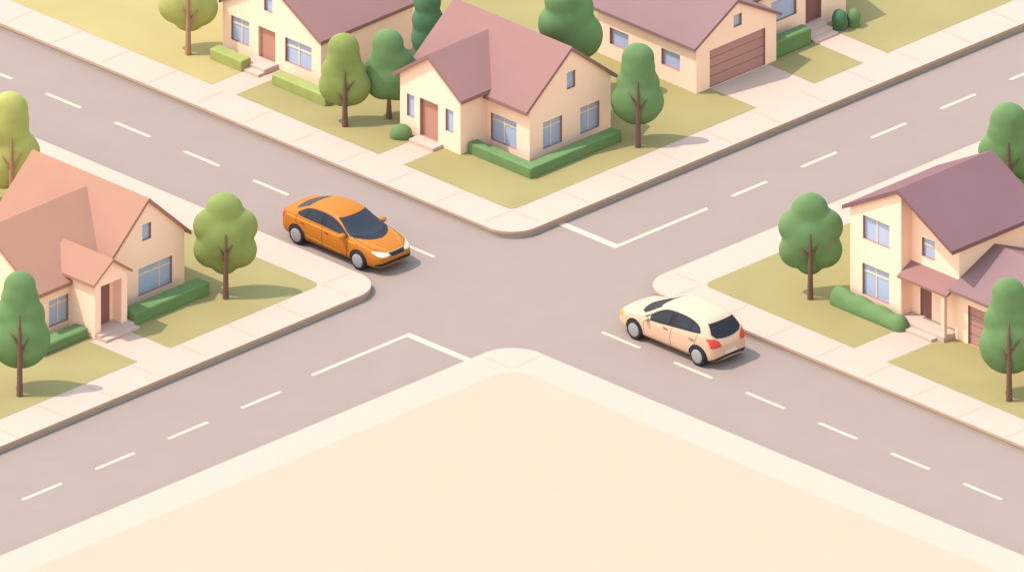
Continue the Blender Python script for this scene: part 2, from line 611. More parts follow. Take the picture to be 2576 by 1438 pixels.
h.step(xd_front - .317, xd_front, ys0, ys1, Z0 + .01, Z0 + .12)
h.done()
GH = dict(x=xm, y=yr, c=c)

# ---- porch house (left)
rc = at(463.9, 714.6)                       # right corner of the gable wall
w = 4.4
y0 = rc.y - w
R_, p_, t_ = Z0 + 4.73, .93, .18
h = House('porch_house', (rc.x - 3, y0 + 2, Z0), 'peach-walled house with small gabled porch, wide front window and steep cross roof, at left edge', 'roofwarm')
o = Vector((rc.x, y0, Z0))
def _u(px): return w - (463.9 - px) / 42.43
g = [(_u(348.3), .31, _u(433), 1.57), (_u(358), 2.78, _u(380), 3.53)]
h.wall(o, UY, gable_outline(w, R_ - Z0, p_, w / 2, t_), g)
h.window(o, UY, *g[0], cols=(.665,), rows=(.72,))
h.window(o, UY, *g[1])
ev = R_ - Z0 - p_ * w / 2 - t_ + .03
L_ = 6.68
h.wall((rc.x, rc.y, Z0), -UX, rect_outline(L_, ev))
h.wall((rc.x - L_, rc.y, Z0), -UY, gable_outline(w, R_ - Z0, p_, w / 2, t_))
h.gable_roof('x', y0 + w / 2, R_, p_, w / 2, .3, t_, rc.x - L_ - .12, rc.x + .12)
# wing with gable to the south-west
pl = at(239, 852.4)                        # porch front left corner
xwg = rc.x - .31                           # wing wall plane
xr = rc.x - 3.18                           # wing ridge
wh = xwg - xr
yf = rc.y - 8.44
Rw, pw = Z0 + 4.35, .68
o = Vector((xwg, yf, Z0))
ew = Rw - Z0 - pw * wh - t_ + .03
def _uw(px): return (px - 93.3) / 42.43 - .2 + .22
g = [(_uw(123), .40, _uw(172), 1.62)]
h.wall(o, UY, rect_outline(pl.y - yf + .3, ew), g)
h.window(o, UY, *g[0], cols=(.53,), rows=(.74,))
h.wall((xwg - 2 * wh, yf, Z0), UX, gable_outline(2 * wh, Rw - Z0, pw, wh, t_))
h.wall((xwg - 2 * wh, y0 + 1, Z0), -UY, rect_outline(y0 + 1 - yf, ew))
h.gable_roof('y', xr, Rw, pw, wh, .22, t_, yf - .2, y0 + w / 2 - .12)
# porch: open alcove under its own little gable
pr = pl.y + 1.91
Rp, pp, tp = Z0 + 3.42, .74, .12
o = Vector((pl.x, pl.y, Z0))
ow0, ow1 = (253.8 - 239) / 42.43, (305.7 - 239) / 42.43
zo0, zo1 = .22, 2.30
h.wall(o, UY, gable_outline(1.91, Rp - Z0, pp, 1.91 / 2, tp), [(ow0, zo0, ow1, zo1)])
ep = Rp - Z0 - pp * 1.91 / 2 - tp + .03
h.wall((xwg - .02, pl.y, Z0), UX, rect_outline(pl.x - xwg + .02, ep))
h.wall((pl.x, pr, Z0), -UX, rect_outline(pl.x - rc.x + .02, ep))
# alcove lining (one skin): sides, back and ceiling, floor
d_ = .52
xa = pl.x - d_
y_a, y_b = pl.y + ow0, pl.y + ow1
h.wall((pl.x, y_a, Z0), -UX, [(0, zo0), (d_, zo0), (d_, zo1), (0, zo1)])
h.wall((pl.x, y_b, Z0), -UX, [(0, zo0), (d_, zo0), (d_, zo1), (0, zo1)])
h.wall((xa, y_a - .05, Z0), UY, [(0, zo0), (ow1 - ow0 + .1, zo0), (ow1 - ow0 + .1, zo1), (0, zo1)])
bmx = h.walls
bmx.faces.new([bmx.verts.new(v) for v in ((pl.x, y_a, Z0 + zo1), (pl.x, y_b, Z0 + zo1), (xa, y_b, Z0 + zo1), (xa, y_a, Z0 + zo1))])
bm = bmesh.new()
box(bm, xa + .003, xa + .05, y_a + .02 + .32, y_a + .98, Z0 + zo0 + .012, Z0 + 1.98)
dd = build('door', bm, M['doordark'], h.root)
bm = bmesh.new()
box(bm, pl.x - .28, pl.x - .02, y_b - .02, y_b - .004, Z0 + zo0 + .02, Z0 + 2.2)
h.step(xa + .003, pl.x + .30, pl.y + .04, pr + .12, Z0 + .01, Z0 + zo0 + .006)
bm.free()
h.step(pl.x + .303, pl.x + .62, pl.y + .04, pr + .12, Z0 + .01, Z0 + .12)
h.gable_roof('y' if False else 'x', pl.y + 1.91 / 2, Rp, pp, 1.91 / 2, .2, tp, rc.x - 1.6, pl.x + .14)
h.done()
PH = dict(rc=rc, y0=y0, pl=pl, pr=pr, xwg=xwg, yf=yf)

# ---- two-storey house (right)
fr = at(2267, 807.3)                        # right front corner of the projecting bay
wb = (2267 - 2139) / 42.43
W_ = (2387 - 2139) / 42.43
x0 = fr.x - wb
x1 = x0 + W_
yb = fr.y                                   # bay front
yr_ = yb + .61                              # recessed front
h = House('two_storey_house', (x0 + 3, yb + 3, Z0), 'tall two-storey cream house with dark purple roof and attached garage, at right edge', 'roofplum')
R_, p_, t_, dp = Z0 + 6.07, .54, .19, 5.3
half = W_ / 2
top = R_ - Z0 - t_ + .03
e = R_ - Z0 - p_ * half - t_ + .03
zk = top - p_ * (half - wb) if wb < half else top - p_ * (wb - half)
o = Vector((x0, yb, Z0))
def _u(px): return (px - 2139) / 42.43
g = [(_u(2170.8), 3.09, _u(2237.5), 4.17), (_u(2169.4), .52, _u(2236.8), 1.96)]
bay = [(0, 0), (wb, 0), (wb, zk)] + ([(half, top)] if wb > half else []) + [(0, e)]
h.wall(o, UX, bay, g)
h.window(o, UX, *g[0], cols=(.47,))
h.window(o, UX, *g[1], cols=(.46,), rows=(.73,))
h.wall((fr.x, yb, Z0), UY, rect_outline(.61, zk))
o = Vector((fr.x, yr_, Z0))
wR = W_ - wb
def _u2(px): return (px - 2293) / 42.43
g = [(_u2(2319.4), 3.02, _u2(2352), 3.90), (_u2(2315.4), .26, _u2(2344), 1.95)]
h.wall(o, UX, [(0, 0), (wR, 0), (wR, e), (0, zk)], g)
h.window(o, UX, *g[0], rows=(.62,))
h.window(o, UX, *g[1], name='door', pane_mat=M['doordark'], depth=.08)
h.wall((x1, yr_, Z0), UY, rect_outline(dp - .61, e))
h.wall((x0, yb + dp, Z0), -UY, rect_outline(dp, e))
h.wall((x1, yb + dp, Z0), -UX, gable_outline(W_, R_ - Z0, p_, half, t_))
h.gable_roof('y', x0 + half, R_, p_, half, .35, t_, yb - .15, yb + dp + .2)
# porch roof, floor, post
bm = bmesh.new()
prism(bm, [(fr.x + .004, yr_ - .003, Z0 + 2.62), (fr.x + .004, yr_ - .86, Z0 + 2.20), (fr.x + .004, yr_ - .86, Z0 + 2.09), (fr.x + .004, yr_ - .003, Z0 + 2.44)], (wR + .10, 0, 0))
build('porch_roof', bm, M['roof'], h.root)
pf = yr_ - .90
h.step(fr.x + .004, x1 - .02, pf, yr_ - .003, Z0 + .01, Z0 + .25)
h.step(fr.x - .05, x1 - .42, pf - .33, pf - .003, Z0 + .01, Z0 + .12)
px1 = x1 - .06
bm = bmesh.new()
box(bm, px1 - .2, px1, yr_ - .82, yr_ - .65, Z0 + .25, Z0 + 2.14)
build('porch_post', bm, M['post'], h.root)
# garage wing
yg = yr_ - .25
gl = 5.5
o = Vector((x1 + .003, yg, Z0))
g0 = (2420 - 2387) / 42.43 + .0
g = [(g0, .02, g0 + 3.2, 1.80)]
Rg, pg, tg, gh = Z0 + 3.62, .44, .14, 2.35
eg = Rg - Z0 - pg * gh - tg + .03
h.wall(o, UX, rect_outline(gl, eg), g)
h.garage_door(o, UX, *g[0])
h.wall((x1 + gl, yg, Z0), UY, gable_outline(2 * gh, Rg - Z0, pg, gh, tg))
h.wall((x1 + gl, yg + 2 * gh, Z0), -UX, rect_outline(gl, eg))
gr = bmesh.new()
h.gable_roof('x', yg + gh, Rg, pg, gh, .38, tg, x1 + .004, x1 + gl + .2, gr)
build('garage_roof', gr, M['roofmauve'], h.root)
h.done()
EH = dict(x0=x0, x1=x1, yb=yb)

# ------------------------------------------------------------------ hedges and bushes


def round_mesh(o, width, seg=4, smooth=True):
    md = o.modifiers.new('b', 'BEVEL')
    md.width = width
    md.segments = seg
    md.limit_method = 'ANGLE'
    bake_mods(o)
    for p in o.data.polygons:
        p.use_smooth = smooth
    return o


def hedge(poly, hgt, label, m, group='clipped garden hedges', width=.07):
    bm = bmesh.new()
    prism(bm, [(x, y, ZB - .03) for x, y in poly], (0, 0, hgt + .03))
    o = build('hedge', bm, m)
    round_mesh(o, width)
    md = o.modifiers.new('w', 'WEIGHTED_NORMAL')
    bake_mods(o)
    return tag(o, label, 'hedge', group)


k = at(1335, 451.8)
kl, kr = k.x - 3.73, k.y + 5.42
hedge([(kl, k.y), (k.x, k.y), (k.x, kr), (k.x - .55, kr), (k.x - .55, k.y + .55), (kl, k.y + .55)], .5,
      'L-shaped clipped hedge wrapping the corner of the centre bungalow', M['hedge'])
k = at(527, 148.4)
hedge(rect(k.x, k.x + 1.89, k.y, k.y + .6), .5, 'short pale box hedge left of the cottage steps', M['hedgepale'])
k = at(682.3, 212.5)
hedge(rect(k.x, k.x + 3.2, k.y, k.y + .6), .5, 'long pale hedge under the right window of the cottage', M['hedgepale'])
k = at(1953, 148.7)
hedge(rect(k.x - .6, k.x, k.y - .2, k.y + 2.13), .78, 'dark green hedge between garage gable and front steps', M['hedge'], width=.12)
rc = PH['rc']
hedge(rect(rc.x + .75, rc.x + 1.5, PH['pr'] + .16, rc.y + .02), .58, 'long dark hedge below the wide window of the porch house', M['hedge'])
bm = bmesh.new()
k = at(223.7, 848.5)
hedge(rect(k.x - .75, k.x, k.y - 2.9, k.y), .47, 'short hedge left of the porch, partly behind a tree', M['hedge'], width=.12)


def lobes_mesh(name, lobes, m, voxel=.05, parent=None, flat_floor=None, smooth_it=6, depth_it=0):
    """lobes: (centre, radii vector) of ellipsoids melted into one skin"""
    bm = bmesh.new()
    turn = Matrix.Rotation(math.radians(45), 4, 'Z')
    for c_, r_ in lobes:
        mtx = Matrix.Translation(turn.inverted() @ Vector(c_)) @ Matrix.Diagonal((*r_, 1))
        bmesh.ops.create_icosphere(bm, subdivisions=4, radius=1.0, matrix=mtx)
    if flat_floor is not None:
        for v in bm.verts:
            if v.co.z < flat_floor:
                v.co.z = flat_floor
    me = bpy.data.meshes.new(name)
    bm.to_mesh(me)
    bm.free()
    o = bpy.data.objects.new(name, me)
    COL.objects.link(o)
    md = o.modifiers.new('r', 'REMESH')
    md.mode = 'VOXEL'
    md.voxel_size = voxel
    md = o.modifiers.new('s', 'SMOOTH')
    md.factor = .5
    md.iterations = smooth_it
    if depth_it:
        md = o.modifiers.new('d', 'SMOOTH')
        md.factor = .5
        md.iterations = depth_it
        md.use_x = md.use_z = False
    bake_mods(o)
    o.data.transform(turn)
    o.data.materials.clear()
    o.data.materials.append(m)
    for p in o.data.polygons:
        p.use_smooth = True
    if parent is not None:
        o.parent = parent
        o.matrix_parent_inverse = Matrix.Translation(-base_of(parent))
    return o


# after Rotation(45) the local x axis points along RIGHT, local y along BACK
b0 = at(1009, 346)
lob = [(b0 + Vector((0, 0, .20)), (.46, .36, .42)), (b0 + RIGHT * .12 + Vector((0, 0, .12)), (.36, .32, .34)), (b0 - RIGHT * .14 + Vector((0, 0, .12)), (.34, .32, .34))]
tag(lobes_mesh('bush', lob, M['hedge'], .035, flat_floor=ZB - .02), 'small round bush left of the centre bungalow doorstep', 'bush')
b0 = at(2112, 74)
lob = [(b0 + Vector((0, 0, .50)), (.33, .33, .42)), (b0 + RIGHT * -.12 + Vector((0, 0, .12)), (.22, .2, .2)), (b0 + RIGHT * .1 + Vector((0, 0, .1)), (.22, .2, .2))]
tag(lobes_mesh('bush', lob, M['leafdark'], .035, flat_floor=ZB - .02), 'dark round shrub right beside the garage house steps', 'bush')
b0 = at(2148, 66)
lob = [(b0 + Vector((0, 0, .42)), (.29, .29, .40)), (b0 + Vector((0, 0, .1)), (.26, .26, .3))]
tag(lobes_mesh('bush', lob, M['hedge'], .035, flat_floor=ZB - .02), 'lighter round shrub standing farther right behind the dark shrub', 'bush')
# lumpy hedge before the two-storey house
k = at(2079.7, 763.3)
lob = []
n = 26
for i in range(n):
    t = i / (n - 1)
    p = Vector((k.x + .32 + t * 3.6, k.y + .40, ZB))
    hh = .66 - .16 * t + .05 * math.sin(t * 19 + .6)
    lob.append((p + Vector((0, 0, .10)), (.40, .40, hh)))
tag(lobes_mesh('hedge', lob, M['hedge'], .04, flat_floor=ZB - .02), 'wavy-topped hedge under the lower window of the two-storey house', 'hedge', 'clipped garden hedges')

# ------------------------------------------------------------------ trees


def tree(base, lobes, top, label, leaf, bark='bark', depth=.62, D=None, branches=(), r0=.125, group='garden trees with bare trunks', name='tree'):
    b = at(*base)
    root = thing(name, b, label, 'tree', group)
    if D is None:
        D = depth * max(l[2] for l in lobes) / 58 * .93 + .04

    def pos(px, py, d=0.0):
        return b + RIGHT * ((px - base[0]) / 60) + BACK * d + Vector((0, 0, (base[1] - py - 25.1 * d) / 54.5))
    # trunk with slight flare and taper to a tip
    bm = bmesh.new()
    zt = (base[1] - top) / 54.5
    zs = [-.03, .05, .25 * zt, .5 * zt, .75 * zt, zt - .04, zt]
    rs = [r0 * 1.08, r0 * 1.05, r0 * .92, r0 * .8, r0 * .58, r0 * .28, r0 * .14]
    tube(bm, [b + Vector((0, 0, z)) for z in zs], rs, 12)
    build('trunk', bm, M[bark], root, smooth=True)
    for (tx, ty, jx, jy) in branches:
        pj = b + Vector((0, 0, (base[1] - jy - 6) / 54.5))
        pt = pos(tx, ty, 0)
        pm = pos(jx, jy, 0)
        bm = bmesh.new()
        mid = pm.lerp(pt, .5) + RIGHT * (.02 if tx < base[0] else -.02)
        tube(bm, [pj, pm, mid, pt], [r0 * .55, r0 * .5, r0 * .36, r0 * .12], 8)
        build('branch', bm, M[bark], root, smooth=True)
    L = []
    for l in lobes:
        dd = D + (l[3] if len(l) > 3 else 0)
        q = l[2] + 2.5
        L.append((pos(l[0], l[1], dd), (q / 60, q / 58 * depth, q / 57)))
    lobes_mesh('crown', L, M[leaf], .06, root, smooth_it=14, depth_it=160)
    return root


def shift(lobes, dx, dy, k=1):
    return [(l[0] + dx, l[1] + dy) + tuple(l[2:]) for l in lobes]


clover = [(565, 529, 45), (533, 569, 46), (601, 569, 46), (534, 627, 46), (599, 627, 46), (565, 656, 34), (566, 595, 66)]
cbr = [(550.6, 621, 562, 649), (585, 617, 572, 640)]
tree((568, 751), clover, 590, 'round-lobed light green tree on the corner lawn right of the porch house', 'leafpale', branches=cbr)
tree((2038.4, 752), [(l[0] + 1472.5, l[1] + .5) + l[2:] for l in clover], 589, 'round-lobed green tree on the corner lawn left of the two-storey house', 'leaf',
     branches=[(2013, 624, 2034, 648), (2061, 613, 2043, 639)])
tree((1605, 370.3), [(1605, 148, 40), (1605, 172, 42), (1588, 208, 36), (1622, 208, 36), (1605, 205, 46), (1584, 256, 46), (1625, 256, 44), (1605, 252, 62)], 205,
     'three-tiered green tree right of the centre bungalow', 'leaf', branches=[(1580, 234, 1601, 264), (1626.5, 251, 1609, 285)])
tree((867.6, 318), [(864, 122, 39), (864, 150, 42), (850, 178, 40), (880, 178, 38), (852, 213, 49), (882, 216, 49), (867, 218, 50)], 180,
     'light green tree left of a darker one, between cottage and centre bungalow', 'leafpale', branches=[(848.5, 235, 863.5, 258), (893, 202, 871, 232)])
tree((978.5, 298), [(976, 111, 38), (977, 140, 42), (952, 168, 34), (1000, 160, 42), (965, 203, 47), (998, 198, 54)], 235,
     'darker green tree partly hidden by the centre bungalow entrance wing', 'leaf', D=.25)
tree((473.5, 137.5), [(446, 12, 47), (499, 18, 48), (476, 36, 43), (472, -45, 46), (472, 5, 60)], -25,
     'yellow-green tree left of the cottage, its top cut off', 'leafglow', 'barkpale', branches=[(452, 14, 470, 37), (499, 24, 477, 58)])
tree((28.8, 520), [(25, 274, 44), (22, 300, 50), (18, 325, 54), (40, 385, 60), (10, 415, 60)], 345,
     'yellowish tree behind the porch house roof at the left edge', 'leafglow', 'barkpale', branches=[(0, 386, 24, 423), (57, 381, 36, 420)])
tree((49.6, 995.5), [(50, 720, 39), (50, 750, 46), (62, 792, 50), (38, 792, 50), (50, 851, 75)], 792,
     'large dark-bottomed tree in front of the porch house by the pavement', 'leaf', branches=[(22.6, 832, 45.6, 866), (73, 849, 54.7, 884)], r0=.13)
tree((2538.8, 1008), [(2537, 738, 40), (2537, 765, 45), (2524, 805, 48), (2552, 805, 48), (2539, 866, 74)], 812,
     'large green tree in front of the attached garage at the right edge', 'leaf', branches=[(2517, 874, 2534, 904), (2569, 851, 2542, 887)], r0=.13)
tree((2537, 480), [(2537, 303, 45), (2535, 335, 50), (2506, 378, 44), (2540, 385, 58), (2572, 345, 42, .15), (2588, 405, 50, .15)], 357,
     'mid-green tree behind the two-storey house roof, trunk showing', 'leaf', branches=[(2567.6, 398, 2544.5, 421)])
tree((1440, 232), [(1405, 60, 50, -.15), (1418, 0, 47, -.15), (1430, 45, 62), (1455, 88, 60), (1450, 20, 42), (1440, -60, 46)], 120,
     'tall two-toned tree rising behind the centre bungalow ridge', 'leaf', D=.1, depth=.8)
tree((1076, 222), [(1074, -40, 28), (1075, 5, 33), (1076, 50, 38), (1076, 95, 40), (1076, 140, 36)], 180,
     'dark narrow tree between cottage and centre bungalow roofs', 'leafdark', D=0, depth=.9)

# ------------------------------------------------------------------ cars


def catmull(pts, n=6, closed=True):
    out = []
    N = len(pts)
    rng = range(N) if closed else range(N - 1)
    for i in rng:
        if closed:
            p0, p1, p2, p3 = pts[(i - 1) % N], pts[i], pts[(i + 1) % N], pts[(i + 2) % N]
        else:
            p0, p1, p2, p3 = pts[max(i - 1, 0)], pts[i], pts[i + 1], pts[min(i + 2, N - 1)]
        for k in range(n):
            t = k / n
            out.append(tuple(.5 * ((2 * b_) + (-a_ + c_) * t + (2 * a_ - 5 * b_ + 4 * c_ - d_) * t * t + (-a_ + 3 * b_ - 3 * c_ + d_) * t ** 3)
                             for a_, b_, c_, d_ in zip(p0, p1, p2, p3)))
    if not closed:
        out.append(tuple(pts[-1]))
    return out


class Car:
    def __init__(s, name, loc, label, stations, paint):
        s.root = thing(name, loc, label, 'car', 'cars on the crossing streets')
        s.loc = Vector(loc)
        bm = bmesh.new()
        rings = []
        for (x, w, zb, zs, wr, zr) in stations:
            half = [(0, zb), (.80 * w, zb), (.97 * w, zb + .07), (w, .5 * (zb + zs) - .04), (.985 * w, zs - .17), (.93 * w, zs + .01),
                    ((.90 * w + wr) / 2 + .01, zs + (zr - zs) * .5), (wr, zr - .05 * min(1, (zr - zs) / .3)), (.72 * wr, zr), (0, zr + .03)]
            ring = [bm.verts.new((x, -y, z)) for y, z in half] + [bm.verts.new((x, y, z)) for y, z in half[-2:0:-1]]
            rings.append(ring)
        n = len(rings[0])
        for a, b in zip(rings, rings[1:]):
            for i in range(n):
                bm.faces.new((a[i], a[(i + 1) % n], b[(i + 1) % n], b[i]))
        for ring in (rings[0], rings[-1]):
            m_ = 9
            for i in range(m_):
                r = [ring[i], ring[i + 1], ring[(n - i - 1) % n], ring[(n - i) % n]]
                u = []
                for v in r:
                    if v not in u:
                        u.append(v)
                bm.faces.new(u)
        for v in bm.verts:
            v.co += s.loc
        s.body = build('body', bm, M[paint], s.root, smooth=True)
        md = s.body.modifiers.new('s', 'SUBSURF')
        md.levels = md.render_levels = 3
        bake_mods(s.body)
        for p in s.body.data.polygons:
            p.use_smooth = True
        me = s.body.data
        s.bvh = BVHTree.FromPolygons([v.co - s.loc for v in me.vertices], [tuple(p.vertices) for p in me.polygons])

    def cast(s, a, b, axis):
        if axis == 'y-':
            o, d = Vector((a, -6, b)), Vector((0, 1, 0))
        elif axis == 'y+':
            o, d = Vector((a, 6, b)), Vector((0, -1, 0))
        elif axis == 'x+':
            o, d = Vector((9, a, b)), Vector((-1, 0, 0))
        elif axis == 'x-':
            o, d = Vector((-9, a, b)), Vector((1, 0, 0))
        else:
            o, d = Vector((a, b, 6)), Vector((0, 0, -1))
        hit, nrm, _, _ = s.bvh.ray_cast(o, d)
        if hit is None:
            return None, None
        if nrm.dot(d) > 0:
            nrm = -nrm
        return hit, nrm

    def patch(s, name, outline, axis, m, off=.012, step=.07, smooth=0, parent=None, thick=.02):
        if smooth:
            outline = catmull(outline, smooth)
        # densify
        P = []
        N = len(outline)
        for i in range(N):
            a, b = Vector(outline[i]), Vector(outline[(i + 1) % N])
            k = max(1, int((b - a).length / step))
            for q in range(k):
                P.append(a.lerp(b, q / k))
        nb = len(P)
        edges = [(i, (i + 1) % nb) for i in range(nb)]
        xs = [p.x for p in P]
        ys = [p.y for p in P]

        def inside(x, y):
            r = False
            for i in range(nb):
                a, b = P[i], P[(i + 1) % nb]
                if (a.y > y) != (b.y > y) and x < (b.x - a.x) * (y - a.y) / (b.y - a.y) + a.x:
                    r = not r
            return r
        pts = list(P)
        x = min(xs) + step / 2
        while x < max(xs):
            y = min(ys) + step / 2
            while y < max(ys):
                if inside(x, y) and min((Vector((x, y)) - p).length for p in P) > step * .5:
                    pts.append(Vector((x, y)))
                y += step
            x += step
        res = delaunay_2d_cdt(pts, edges, [], 1, 1e-6)
        vs2, _, fs2 = res[0], res[1], res[2]
        bm = bmesh.new()
        V = []
        for p in vs2:
            h_, n_ = s.cast(p.x, p.y, axis)
            V.append(None if h_ is None else (bm.verts.new(h_ + n_ * off + s.loc), n_))
        for f in fs2:
            if all(V[i] is not None for i in f):
                try:
                    bm.faces.new([V[i][0] for i in f])
                except ValueError:
                    pass
        # skirt down to the body so the panel has an edge
        bm.normal_update()
        border = [e for e in bm.edges if len(e.link_faces) == 1]
        low = {}
        for q in V:
            if q is not None:
                low[q[0]] = q[1]
        lowv = {}
        for e in border:
            a, b = e.verts
            for v in (a, b):
                if v not in lowv:
                    lowv[v] = bm.verts.new(v.co - low[v] * (off + thick * .5))
            bm.faces.new((a, b, lowv[b], lowv[a]))
        for v in [v for v in bm.verts if not v.link_faces]:
            bm.verts.remove(v)
        o = build(name, bm, M[m], parent or s.root, smooth=False)
        # outward side
        return o

    def ribbon(s, name, pts, axis, m, width=.02, off=.006, smooth=0, parent=None):
        if smooth:
            pts = catmull(pts, smooth, False)
        P = [Vector(pts[0])]
        for a, b in zip(pts, pts[1:]):
            a, b = Vector(a), Vector(b)
            k = max(1, int((b - a).length / .06))
            for q in range(1, k + 1):
                P.append(a.lerp(b, q / k))
        bm = bmesh.new()
        prev = None
        for i, p in enumerate(P):
            d = P[min(i + 1, len(P) - 1)] - P[max(i - 1, 0)]
            d.normalize()
            nn = Vector((-d.y, d.x)) * width / 2
            q = []
            for sg in (1, -1):
                h_, n_ = s.cast(p.x + nn.x * sg, p.y + nn.y * sg, axis)
                if h_ is None:
                    q = None
                    break
                q += [bm.verts.new(h_ + n_ * off + s.loc), bm.verts.new(h_ - n_ * .01 + s.loc)]
            if q and prev:
                bm.faces.new((prev[0], prev[2], q[2], q[0]))
                bm.faces.new((prev[1], prev[0], q[0], q[1]))
                bm.faces.new((prev[2], prev[3], q[3], q[2]))
            prev = q
        return build(name, bm, M[m], parent or s.root)

    def wheel(s, x, r, rr, side, yw, steer=0):
        """side -1 near, +1 far"""
        def lathe(prof, seg=40):
            bm = bmesh.new()
            rings = []
            for (rad, y) in prof:
                rings.append([bm.verts.new(s.loc + Vector((x + rad * math.cos(2 * math.pi * k / seg), side * y, r + rad * math.sin(2 * math.pi * k / seg)))) for k in range(seg)])
            for a, b in zip(rings, rings[1:]):
                for k in range(seg):
                    bm.faces.new((a[k], a[(k + 1) % seg], b[(k + 1) % seg], b[k]))
            bm.faces.new(rings[0])
            bm.faces.new(rings[-1])
            return bm
        wd = .36
        t = build('wheel', lathe([(rr * .9, yw - wd), (r - .05, yw - wd), (r, yw - wd + .05), (r, yw - .07), (r - .03, yw - .02), (r - .08, yw), (rr + .02, yw - .005), (rr * .95, yw - .03)]), M['tyre'], s.root, smooth=True)
        build('rim', lathe([(rr, yw - .04), (rr, yw + .002), (rr - .03, yw + .012), (.04, yw + .022), (.01, yw + .022)]), M['rim'], t, smooth=True)
        return t

    def arch(s, x, r, R, axis):
        pts = [(x + R * math.cos(2 * math.pi * k / 28), max(.16, r + R * math.sin(2 * math.pi * k / 28))) for k in range(28)]
        return s.patch('wheel_arch', pts, axis, 'cardark', off=.008)

    def blob(s, name, c_, r_, m, parent=None):
        bm = bmesh.new()
        bmesh.ops.create_uvsphere(bm, u_segments=20, v_segments=12, radius=1, matrix=Matrix.Translation(s.loc + Vector(c_)) @ Matrix.Diagonal((*r_, 1)))
        return build(name, bm, M[m], parent or s.root, smooth=True)


def circle_pts(*a):
    return a


# --- sedan, driving towards +X; local x = 0 at the middle of the wheelbase
fw = at(899.9, 679, 0)                    # contact of near front wheel (outer face)
HW = 1.13
sx = 1.82
loc = (fw.x - sx, fw.y + HW, 0)
st = [(-4.78, .70, .46, .95, .50, 1.10), (-4.68, .96, .33, 1.18, .74, 1.32), (-4.4, 1.08, .27, 1.28, .86, 1.42), (-4.0, 1.12, .26, 1.32, .86, 1.46),
      (-3.25, 1.14, .26, 1.33, .80, 1.83), (-2.5, 1.14, .26, 1.32, .80, 1.97), (-1.75, 1.14, .26, 1.31, .80, 1.95), (-1.3, 1.14, .26, 1.30, .80, 1.83),
      (-.42, 1.14, .26, 1.24, .88, 1.31), (.2, 1.13, .26, 1.12, .86, 1.24), (.75, 1.08, .26, .98, .80, 1.10), (1.10, .95, .30, .85, .66, .97), (1.24, .68, .42, .74, .46, .84)]
st = [(a + sx, *b) for a, *b in st]
sed = Car('sedan_car', loc, 'orange four-door sedan driving in the left street toward the crossing', st, 'orange')
for sd, ax in ((-1, 'y-'), (1, 'y+')):
    for x in (-3.65 + sx, 0 + sx):
        sed.arch(x, .43, .50, ax)
        sed.wheel(x, .43, .30, sd, HW + .03)
    # side glass: dark frame, three panes
    fr_ = sed.patch('window_frame', [(q + sx, z) for q, z in [(-3.62, 1.36), (-3.5, 1.56), (-3.1, 1.74), (-2.5, 1.815), (-1.9, 1.80), (-1.45, 1.69), (-1.05, 1.50), (-.60, 1.255), (-.9, 1.275), (-2.4, 1.335)]], ax, 'cardark', off=.008, smooth=3, step=.06)
    for poly in ([(-3.54, 1.385), (-3.44, 1.54), (-3.14, 1.69), (-3.07, 1.685), (-3.17, 1.375)],
                 [(-3.09, 1.372), (-2.99, 1.715), (-2.55, 1.775), (-2.2, 1.785), (-2.28, 1.355)],
                 [(-2.0, 1.345), (-1.98, 1.77), (-1.6, 1.695), (-1.1, 1.465), (-.82, 1.30)]):
        sed.patch('side_window', [(q + sx, z) for q, z in poly], ax, 'carglass', off=.018, step=.05, parent=fr_)
    # doors
    sed.ribbon('door_seam', [(q + sx, z) for q, z in [(-3.66, 1.34), (-3.70, 1.1), (-3.55, .92), (-3.22, .72), (-3.06, .5), (-2.9, .44), (-2.0, .40), (-.68, .40)]], ax, 'seam', .022, smooth=4)
    sed.ribbon('door_seam', [(q + sx, z) for q, z in [(-.68, .40), (-.64, 1.0), (-.64, 1.22)]], ax, 'seam', .022)
    sed.ribbon('door_seam', [(q + sx, z) for q, z in [(-2.14, 1.30), (-2.14, .42)]], ax, 'seam', .024)
    for hx in (-3.45, -2.0):
        sed.patch('door_handle', [(q + hx + sx, z) for q, z in [(0, 1.10), (.1, 1.06), (.26, 1.045), (.24, 1.09), (.12, 1.10)]], ax, 'seam', off=.02, step=.04)
    sed.ribbon('side_highlight', [(q + sx, z) for q, z in [(-4.3, 1.20), (-3.2, 1.20), (-1.6, 1.18), (-.2, 1.12)]], ax, 'orangelight', .05, off=.005, smooth=3)  # light strips painted where the flank creases would catch light
    sed.ribbon('side_highlight', [(q + sx, z) for q, z in [(-3.1, .60), (-2.2, .55), (-1.0, .46)]], ax, 'orangelight', .035, off=.005, smooth=3)
    my = sd * 1.20
    mr = sed.blob('wing_mirror', (-.86 + sx, my, 1.30), (.15, .19, .12), 'orange')
# windscreen and rear window
ws = [(-.93, 1.30), (-.70, 1.79), (.70, 1.79), (.93, 1.30), (.5, 1.255), (0, 1.24), (-.5, 1.255)]
wf = sed.patch('windscreen', [(-.99, 1.30), (-.76, 1.815), (.76, 1.815), (.99, 1.30), (.55, 1.245), (0, 1.225), (-.55, 1.245)], 'x+', 'cardark', off=.008, step=.06)
sed.patch('glass', [(-.92, 1.35), (-.73, 1.785), (.73, 1.785), (.92, 1.35), (.5, 1.305), (0, 1.29), (-.5, 1.305)], 'x+', 'carglass', off=.016, step=.06, parent=wf)
sed.patch('rear_window', [(-.80, 1.50), (-.66, 1.77), (.66, 1.77), (.80, 1.50), (.4, 1.485), (0, 1.48), (-.4, 1.485)], 'x-', 'carglass', off=.01, step=.06)
